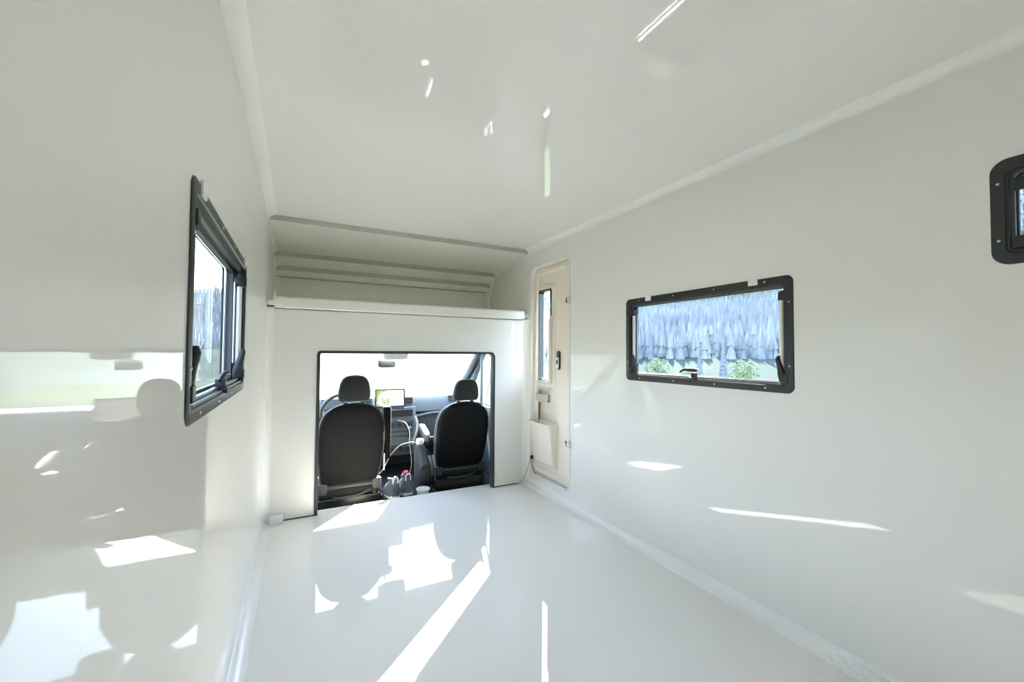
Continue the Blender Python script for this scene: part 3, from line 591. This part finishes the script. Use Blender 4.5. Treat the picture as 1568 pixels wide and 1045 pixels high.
# ---- seats
def seat(name, label, loc, rz, arm):
    t = thing(name, label, 'seat', loc, (0, 0, rz), group='cab seats')
    # local: origin under the seat, z=0 is the cab floor (-.12); -y towards the camera
    def yb(z): return -.02 + (z - .20) * -.26             # reclined back line
    def width(z):
        pts = [(.22, .215), (.28, .232), (.45, .248), (.62, .252), (.72, .240), (.79, .205), (.835, .155), (.86, .10), (.872, .04)]
        for (a, wa), (b, wb) in zip(pts, pts[1:]):
            if z <= b: return wa + (wb - wa) * (z - a) / (b - a)
        return pts[-1][1]
    zs = [.20, .23, .30, .40, .50, .60, .68, .74, .79, .82, .845, .862, .872]
    bm = bmesh.new(); loftloops(bm, [sup(0, yb(z) + .07 * (1 if z < .8 else 1), z, width(max(z, .22)), .072 if z < .82 else .072 * (1 - (z - .82) / .09), 3.6, 40) for z in zs]); br = obj('backrest', bm, 'fabric', t)
    bm = bmesh.new(); loftloops(bm, [sup(0, yb(z) + .035, z, width(max(z, .24)) - .014, .045 if z < .81 else .045 * (1 - (z - .81) / .08), 5, 40) for z in [.225, .25, .32, .42, .52, .62, .70, .76, .80, .83, .85]]); obj('back_panel', bm, 'shell', t, label='smooth black panel covering the back of the seat')
    pp = bmesh.new(); pts = [(-width(z) + .006, yb(z) + .03, z) for z in (.26, .4, .55, .68, .74, .79, .83, .855)] + [(0, yb(.87) + .03, .872)] + [(width(z) - .006, yb(z) + .03, z) for z in (.855, .83, .79, .74, .68, .55, .4, .26)]
    tube(pp, spline(pts, 4), .0055, 6); obj('piping', pp, 'trimgrey', br)
    hz = .885; hy = yb(hz) + .04
    bm = bmesh.new(); HW = [(.0, .094, .030), (.010, .112, .045), (.04, .120, .052), (.09, .116, .054), (.14, .106, .050), (.175, .090, .044), (.195, .066, .034), (.204, .03, .015)]
    loftloops(bm, [sup(0, hy - k * .15, hz + k, a, b, 3.0, 32) for k, a, b in HW]); obj('headrest', bm, 'fabric', t)
    for s in (-1, 1):
        p = bmesh.new(); tube(p, [(s * .062, hy + .01, .84), (s * .062, hy, hz + .02)], .0065, 8); po = obj('headrest_post', p, 'steel', t)
        c = bmesh.new(); lathe(c, [(.017, 0), (.017, .012), (.012, .018)], 12, (s * .062, hy + .008, .862)); obj('post_collar', c, 'black', po)
    bm = bmesh.new(); prof_ = [(-.02, .115), (-.04, .16), (-.02, .215), (.10, .235), (.35, .245), (.44, .235), (.475, .20), (.46, .14), (.30, .115)]
    prism(bm, prof_, -.235, .235, f=lambda a, y, b: (y, a, b)); obj('cushion', bm, 'fabric', t, bevel=.02)
    bm = bmesh.new(); tube(bm, [(-.17, yb(.19) + .01, .195), (.17, yb(.19) + .01, .195)], .024, 14); obj('hinge_tube', bm, 'trimgrey', t, label='grey cross tube below the backrest')
    for s in (-1, 1):
        bm = bmesh.new(); box(bm, (s * .205 - .035, yb(.19) - .02, .15), (s * .205 + .035, yb(.19) + .05, .235)); obj('hinge_cover', bm, 'trimgrey', t, bevel=.01)
    bm = bmesh.new(); box(bm, (-.235, -.02, 0), (.235, .40, .10)); bs = obj('pedestal', bm, 'blackm', t, bevel=.006)
    bm = bmesh.new(); box(bm, (-.24, -.035, .10), (.24, -.018, .112)); obj('pedestal_rail', bm, 'trimgrey', bs, bevel=.002)
    for s in (-1, 1):
        bm = bmesh.new(); box(bm, (s * .20 - .02, -.03, .10), (s * .20 + .02, .38, .135)); obj('slide_rail', bm, 'blackm', t, bevel=.003)
    bm = bmesh.new(); tube(bm, spline([(-.13, -.035, .125), (-.05, -.04, .118), (.08, -.04, .128), (.14, -.03, .15), (.18, -.02, .14)], 4), .010, 8); obj('release_bar', bm, 'trimgrey', t)
    if arm == 'up':                                          # armrest folded upright
        bm = bmesh.new(); loftloops(bm, [sup(.298, .10, .36, .030, .045, 4, 20), sup(.298, .10, .38, .036, .052, 4, 20), sup(.298, .09, .78, .036, .05, 4, 20), sup(.298, .09, .80, .03, .04, 4, 20)]); obj('armrest', bm, 'shell', t, label='black armrest folded upright beside the seat')
        bm = bmesh.new(); tube(bm, [(.235, .09, .42), (.28, .09, .42)], .03, 14); obj('armrest_pivot', bm, 'trimgrey', t)
        bm = bmesh.new(); box(bm, (.262, -.0, .28), (.272, .02, .42)); obj('side_lever', bm, 'white', t, bevel=.003, label='pale lever on the seat side')
    else:
        bm = bmesh.new(); d = Vector((0, .30, .085)).normalized(); loops = []
        for k, (w_, h_) in ((0, (.020, .025)), (.02, (.032, .040)), (.12, (.034, .040)), (.26, (.032, .032)), (.30, (.022, .02))):
            c = Vector((-.300, .02, .50)) + d * k
            loops.append([(c.x + w_ * math.copysign(abs(math.cos(a)) ** .5, math.cos(a)), c.y, c.z + h_ * math.copysign(abs(math.sin(a)) ** .5, math.sin(a))) for a in [2 * PI * j / 16 for j in range(16)]])
        loftloops(bm, loops); ao = obj('armrest', bm, 'trimgrey', t, label='grey armrest lowered towards the dashboard')
        bm = bmesh.new(); tube(bm, [(-.24, .04, .49), (-.29, .04, .49)], .032, 14); obj('armrest_pivot', bm, 'black', ao)
    return t
seat('driver_seat', 'charcoal driver seat seen from behind, left in the cab opening before the steering wheel', (.395, 3.58, -.12), math.radians(1), 'up')
seat('passenger_seat', 'charcoal passenger seat with lowered armrest seen from behind, right in the cab opening', (1.372, 3.70, -.12), math.radians(-3), 'down').scale = (1, 1, .945)

# ---- seat belts
for name, pts, lb in (('seat_belt', [(1.765, 3.72, 1.30), (1.745, 3.78, 1.02), (1.70, 3.84, .72), (1.69, 3.84, .62), (1.70, 3.80, .35), (1.72, 3.76, .10)], 'beige webbing seat belt hanging by the passenger door pillar'),):
    bm = bmesh.new(); P = spline(pts, 6); L = []
    for p in P: L.append([p + Vector(q) for q in ((-.003, -.024, 0), (.003, -.024, 0), (.003, .024, 0), (-.003, .024, 0))])
    loftloops(bm, L); tag(obj(name, bm, 'beige'), lb, 'seat belt')
bm = bmesh.new(); box(bm, (1.765, 3.55, .30), (1.798, 3.64, 1.0)); box(bm, (1.755, 3.57, .72), (1.77, 3.62, .86))
tag(obj('pillar_cover', bm, 'black', bevel=.01), 'black plastic pillar cover between the passenger seat and door', 'cover')

# ---- clutter between the seats
def sneaker(loc, rz, label):
    t = thing('sneaker', label, 'shoe', loc, (math.radians(-8), 0, rz), group='pair of sneakers between the seats')
    so_ = bmesh.new(); SP = [(-.02, .030), (.0, .036), (.06, .036), (.14, .040), (.20, .044), (.25, .034), (.275, .012)]
    outl = [(-w, y) for y, w in SP] + [(w, y) for y, w in reversed(SP)]
    prism(so_, outl, 0, .026, f=lambda a, z, b: (a, b, z)); obj('sole', so_, 'white', t, bevel=.005, label='pale rubber sole')
    upb = bmesh.new(); loops = []
    for y, w, h in ((-.024, .020, .085), (-.012, .034, .128), (.02, .038, .130), (.06, .038, .118), (.10, .039, .098), (.15, .041, .075), (.20, .042, .060), (.245, .034, .046), (.27, .014, .032)):
        loops.append([(w * math.cos(a), y, .018 + (h - .018) * max(0, math.sin(a)) ** .7) for a in [PI * k / 14 for k in range(15)]])
    V = [[upb.verts.new(p) for p in L] for L in loops]
    for k in range(len(V) - 1):
        for j in range(14): upb.faces.new((V[k][j], V[k][j + 1], V[k + 1][j + 1], V[k + 1][j]))
    upb.faces.new(V[0]); upb.faces.new(V[-1][::-1]); obj('upper', upb, 'sneak', t)
    hl = bmesh.new(); tube(hl, spline([(-.016, -.02, .10), (-.017, -.026, .130), (0, -.028, .148), (.017, -.026, .130), (.016, -.02, .10)], 4), .0035, 6); obj('heel_loop', hl, 'white', t)
    co_ = bmesh.new(); L = [[(.030 * math.cos(a) * q, .045 + .048 * math.sin(a) * q, z) for a in [2 * PI * k / 18 for k in range(18)]] for q, z in ((1, .118), (1.05, .134), (.8, .136), (.6, .112))]; loftloops(co_, L); obj('collar', co_, 'sneak', t)
    t.scale = (1.22, 1.1, 1.22)
    la_ = bmesh.new()
    for k in range(5): yy = .115 + k * .02; zz = .098 - k * .0095; tube(la_, [(-.022, yy, zz - .008), (0, yy, zz + .006), (.022, yy, zz - .008)], .003, 6)
    obj('laces', la_, 'cable', t)
struct('floor_cab_step', B((.665, YF + .11, -.12), (1.10, 3.86, -.06)), 'carpet', 'dark raised step between the two seats', sm=False)
sneaker((.735, 3.49, -.058), math.radians(6), 'blue-grey knit sneaker, left one of the pair, nearer the driver seat')
sneaker((.850, 3.53, -.058), math.radians(5), 'blue-grey knit sneaker nearest the round white jar between the seats')
jr = thing('jar', 'round white jar with a perforated lid on the cab floor beside the passenger seat', 'jar', (.955, 3.44, -.06)); jr.scale = (1, 1, .68)
b_ = bmesh.new(); lathe(b_, [(.040, 0), (.046, .01), (.048, .05), (.048, .085)], 28); obj('jar_body', b_, 'white', jr)
b_ = bmesh.new(); lathe(b_, [(.055, .083), (.057, .088), (.057, .102), (.053, .107), (.045, .105)], 28); jl = obj('jar_lid', b_, 'white', jr)
b_ = bmesh.new()
for rr_, n_ in ((.012, 5), (.026, 10), (.038, 14)):
    for k in range(n_):
        a = 2 * PI * k / n_; tube(b_, [(rr_ * math.cos(a), rr_ * math.sin(a), .104), (rr_ * math.cos(a), rr_ * math.sin(a), .1062)], .0028, 6)
obj('lid_dots', b_, 'black', jl, kind='stuff')
cu = thing('cup', 'red and white cup lying tilted on the cab floor behind the sneakers', 'cup', (.905, 3.80, .02), (math.radians(25), math.radians(-28), 0)); cu.scale = (.72, .72, .8)
b_ = bmesh.new(); lathe(b_, [(.028, -.06), (.032, 0), (.037, .045)], 20); obj('cup_body', b_, 'white', cu)
b_ = bmesh.new(); lathe(b_, [(.039, .043), (.041, .05), (.040, .068), (.030, .074)], 20); obj('cup_lid', b_, 'red', cu, label='red cup lid')
bg_ = thing('backpack', 'slim dark grey bag standing against the passenger seat below the armrest', 'bag', (1.02, 3.66, -.06), (0, math.radians(-4), math.radians(8)))
b_ = bmesh.new(); loftloops(b_, [sup(0, 0, 0, .050, .085, 3, 24), sup(0, 0, .03, .062, .10, 3, 24), sup(.0, 0, .18, .060, .10, 3, 24), sup(-.01, 0, .30, .048, .08, 3, 24), sup(-.015, 0, .385, .030, .05, 3, 24), sup(-.015, 0, .40, .015, .03, 3, 24)])
bb = obj('bag_body', b_, 'dash2', bg_)
b_ = bmesh.new(); loftloops(b_, [sup(-.01, -.09, .04, .035, .02, 3, 16), sup(-.01, -.10, .08, .042, .03, 3, 16), sup(-.012, -.095, .20, .038, .025, 3, 16), sup(-.012, -.08, .23, .02, .012, 3, 16)]); obj('front_pocket', b_, 'black', bg_)
b_ = bmesh.new(); tube(b_, spline([(.015, -.07, .36), (.04, -.11, .30), (.055, -.11, .16), (.045, -.09, .05)], 5), .006, 8); obj('strap', b_, 'black', bg_)
pr = bmesh.new(); lathe(pr, [(.010, 0), (.031, .004), (.034, .03), (.030, .046), (.012, .052)], 20); o = obj('white_cap', pr, 'white', None); o.location = (.975, 3.64, .335); tag(o, 'rounded white charger puck resting on top of the dark grey bag', 'charger')
wb_ = thing('water_bottle', 'clear small water bottle standing in the dashboard console shelf', 'bottle', (.815, 4.16, .36))
b_ = bmesh.new(); lathe(b_, [(.022, 0), (.028, .006), (.028, .045), (.024, .05), (.028, .056), (.027, .085), (.012, .105), (.011, .118)], 20); obj('bottle_body', b_, 'bottle', wb_)
b_ = bmesh.new(); lathe(b_, [(.015, .114), (.015, .134), (.012, .136)], 16); obj('bottle_cap', b_, 'white', wb_)
# charging cables
c1 = bmesh.new(); tube(c1, spline([(.90, 4.20, .47), (.955, 4.10, .455), (.975, 4.02, .38), (.968, 3.98, .27), (.975, 3.92, .12), (.955, 3.90, .02), (.92, 3.86, -.05), (.88, 3.84, -.11)], 8), .003, 6)
tag(obj('charging_cable', c1, 'cable'), 'thin pale cable hanging from the console towards the cab floor', 'cable')
c2 = bmesh.new(); tube(c2, spline([(.945, 3.64, .355), (.88, 3.65, .358), (.80, 3.67, .33), (.735, 3.70, .25), (.69, 3.71, .16), (.655, 3.71, .11), (.634, 3.71, .10)], 8), .0028, 6)
tag(obj('charging_cable', c2, 'white'), 'white cable arching from the charger puck over to the driver seat', 'cable')

# ---- plastic film and crumb on the box floor at the right
fm = bmesh.new(); N = 16; grid = []
for i in range(N):
    row = []
    for j in range(N):
        a, b = (i / (N - 1) - .5), (j / (N - 1) - .5)
        e = 1 - .35 * abs(noise.noise(Vector((a * 3, b * 3, 5))))
        p = Vector((1.70 + a * .20 * e, .70 + b * .28 * e, 0))
        p.z = .022 + .05 * a + .018 * abs(noise.noise(Vector((a * 6, b * 5, 1.3)))) + .008 * abs(noise.noise(Vector((a * 14, b * 12, 4.1))))
        row.append(fm.verts.new(p))
    grid.append(row)
for i in range(N - 1):
    for j in range(N - 1): fm.faces.new((grid[i][j], grid[i + 1][j], grid[i + 1][j + 1], grid[i][j + 1]))
bmesh.ops.solidify(fm, geom=list(fm.faces), thickness=.0006)
tag(obj('plastic_film', fm, 'film', sm=False, recalc=False), 'crumpled translucent plastic film on the floor against the right wall', 'plastic film')
cb = bmesh.new(); bmesh.ops.create_icosphere(cb, subdivisions=1, radius=.004)
o = obj('red_crumb', cb, 'red'); o.location = (1.448, .80, .003); o.scale = (1.3, .8, .7); tag(o, 'tiny red crumb on the white floor near the right wall', 'crumb')

# ================================================================== OUTSIDE
GZ = -1.0
g = bmesh.new()
def ground_h(X, Y):
    rad = math.hypot(X, Y); az = math.degrees(math.atan2(X, Y))
    k = max(0, rad - 30)
    right = max(0, 1 - abs(((az - 75) + 180) % 360 - 180) / 95)
    right = right * right * (3 - 2 * right)
    k = max(0, rad - 44); h = GZ + (k * (.05 + .12 * right) + max(0, rad - 190) * (.12 + .42 * right)) * (1 + .12 * noise.noise(Vector((X, Y, 0)) * .012)) if k > 0 else GZ
    return min(h, GZ + 40 + 190 * right + 18 * noise.noise(Vector((X, Y, 3)) * .01)) if k > 0 else GZ
NA, RS = 120, [0, 8, 16, 24, 30, 36, 44, 55, 70, 90, 115, 145, 180, 220, 270, 330, 400, 480, 580, 700]
V = [[g.verts.new((q * math.sin(2 * PI * k / NA), q * math.cos(2 * PI * k / NA), ground_h(q * math.sin(2 * PI * k / NA), q * math.cos(2 * PI * k / NA)))) for k in range(NA)] for q in RS[1:]]
c0 = g.verts.new((0, 0, GZ)); 
for k in range(NA): g.faces.new((c0, V[0][k], V[0][(k + 1) % NA]))
hillg = bmesh.new()
def cutring(bm, lo, hi):
    VV = [[bm.verts.new((q * math.sin(2 * PI * k / NA), q * math.cos(2 * PI * k / NA), ground_h(q * math.sin(2 * PI * k / NA), q * math.cos(2 * PI * k / NA)))) for k in range(NA)] for q in RS[lo:hi + 1]]
    for a in range(len(VV) - 1):
        for k in range(NA): bm.faces.new((VV[a][k], VV[a + 1][k], VV[a + 1][(k + 1) % NA], VV[a][(k + 1) % NA]))
for v in list(g.verts): g.verts.remove(v)
c0 = g.verts.new((0, 0, GZ)); ff = [g.verts.new((8 * math.sin(2 * PI * k / NA), 8 * math.cos(2 * PI * k / NA), GZ)) for k in range(NA)]
for k in range(NA): g.faces.new((c0, ff[k], ff[(k + 1) % NA]))
cutring(g, 0, 1)
gg_ = bmesh.new(); cutring(gg_, 1, 5); cutring(hillg, 5, len(RS) - 1)
struct('ground', g, 'gravel', 'pale gravel ground round the van')
struct('ground_verge', gg_, 'grass', 'grass verge beyond the gravel')
struct('hillside', hillg, 'hill', 'hazy forested mountainside beyond the windows')
fos = [bmesh.new()]
def cone_tree(bm, X, Y, Z, h, w, tiers=2, n=5):
    for k in range(tiers):
        z0 = Z + h * (.08 + .42 * k); z1 = Z + h * min(1, .62 + .38 * k) if tiers > 1 else Z + h; w0 = w * (1 - .45 * k); a0 = random.random() * 6
        base = [bm.verts.new((X + w0 * math.cos(a0 + 2 * PI * j / n), Y + w0 * math.sin(a0 + 2 * PI * j / n), z0)) for j in range(n)]; top = bm.verts.new((X, Y, z1))
        for j in range(n): bm.faces.new((base[j], base[(j + 1) % n], top))
tint = []
for i in range(32000):
    az = random.choice((random.uniform(28, 80), random.uniform(28, 80), random.uniform(-40, 28), random.uniform(0, 360))); q = (54 if az > 30 and az < 100 else 90) + 440 * random.random() ** 1.1; a = math.radians(az)
    X, Y = q * math.sin(a), q * math.cos(a); h = random.uniform(1.8, 3.6) + q * .010
    m = noise.noise(Vector((X * .03, Y * .03, 7))) * 1.6 + random.gauss(0, .45)
    n0 = len(fos[0].faces); cone_tree(fos[0], X, Y, ground_h(X, Y) - .6, h, h * .17); tint.append((n0, 0 if m < -.1 else (1 if m < .55 else 2)))
o = obj('forest', fos[0], 'conifer', kind='stuff', sm=False, recalc=False); o.data.materials.append(M['conifer_mid']); o.data.materials.append(M['conifer_pale'])
for n0, mi_ in tint:
    for k in range(10): o.data.polygons[n0 + k].material_index = mi_
tag(o, 'dense forest of spruces and larches with haze painted into their colours', 'forest')
def near_tree(az, q, h, kind, label):
    a = math.radians(az); X, Y = q * math.sin(a), q * math.cos(a); z = ground_h(X, Y)
    t = thing('conifer_tree' if kind else 'leafy_shrub', label, 'tree' if kind else 'shrub', (X, Y, z), group='young trees behind the right window')
    tk = bmesh.new(); tube(tk, [(0, 0, -.2), (0, 0, h * .9)], [h * .02, h * .005], 6); obj('trunk', tk, 'bark', t)
    cr = bmesh.new()
    if kind:
        for k in range(9):
            z0 = h * (.12 + .095 * k); w = h * .16 * (1 - k / 9.5); a0 = random.random(); nn = 11
            base = [cr.verts.new(((w * (1 if j % 2 else .6)) * math.cos(a0 + 2 * PI * j / nn), (w * (1 if j % 2 else .6)) * math.sin(a0 + 2 * PI * j / nn), z0 - (.03 * h if j % 2 else 0))) for j in range(nn)]; top = cr.verts.new((0, 0, z0 + h * .18))
            for j in range(nn): cr.faces.new((base[j], base[(j + 1) % nn], top))
    else:
        for k in range(420):
            d = Vector((random.gauss(0, 1), random.gauss(0, 1), random.gauss(0, 1))).normalized() * random.random() ** .4
            p = Vector((d.x * h * .42, d.y * h * .42, h * .55 + d.z * h * .42)); s = h * .06
            e1 = Vector((random.gauss(0, 1), random.gauss(0, 1), random.gauss(0, 1))).normalized() * s; e2 = e1.orthogonal().normalized() * s * .6
            cr.faces.new([cr.verts.new(p + q_) for q_ in (-e1, e2, e1, -e2)])
    obj('foliage', cr, 'conifer_mid' if kind else 'shrub', t, sm=False, recalc=False)
near_tree(54.5, 36, 3.2, 1, 'slender young conifer standing right of centre in the right window view')
near_tree(56.6, 27, 1.9, 0, 'pale green leafy shrub at the lower right of the right window view')
near_tree(50.5, 29, 1.4, 0, 'low pale green shrub near the latch in the right window view')
near_tree(46.8, 31, 2.0, 0, 'pale green shrub at the lower left of the right window view')
near_tree(51.8, 42, 2.6, 1, 'small conifer between the shrubs in the right window view')
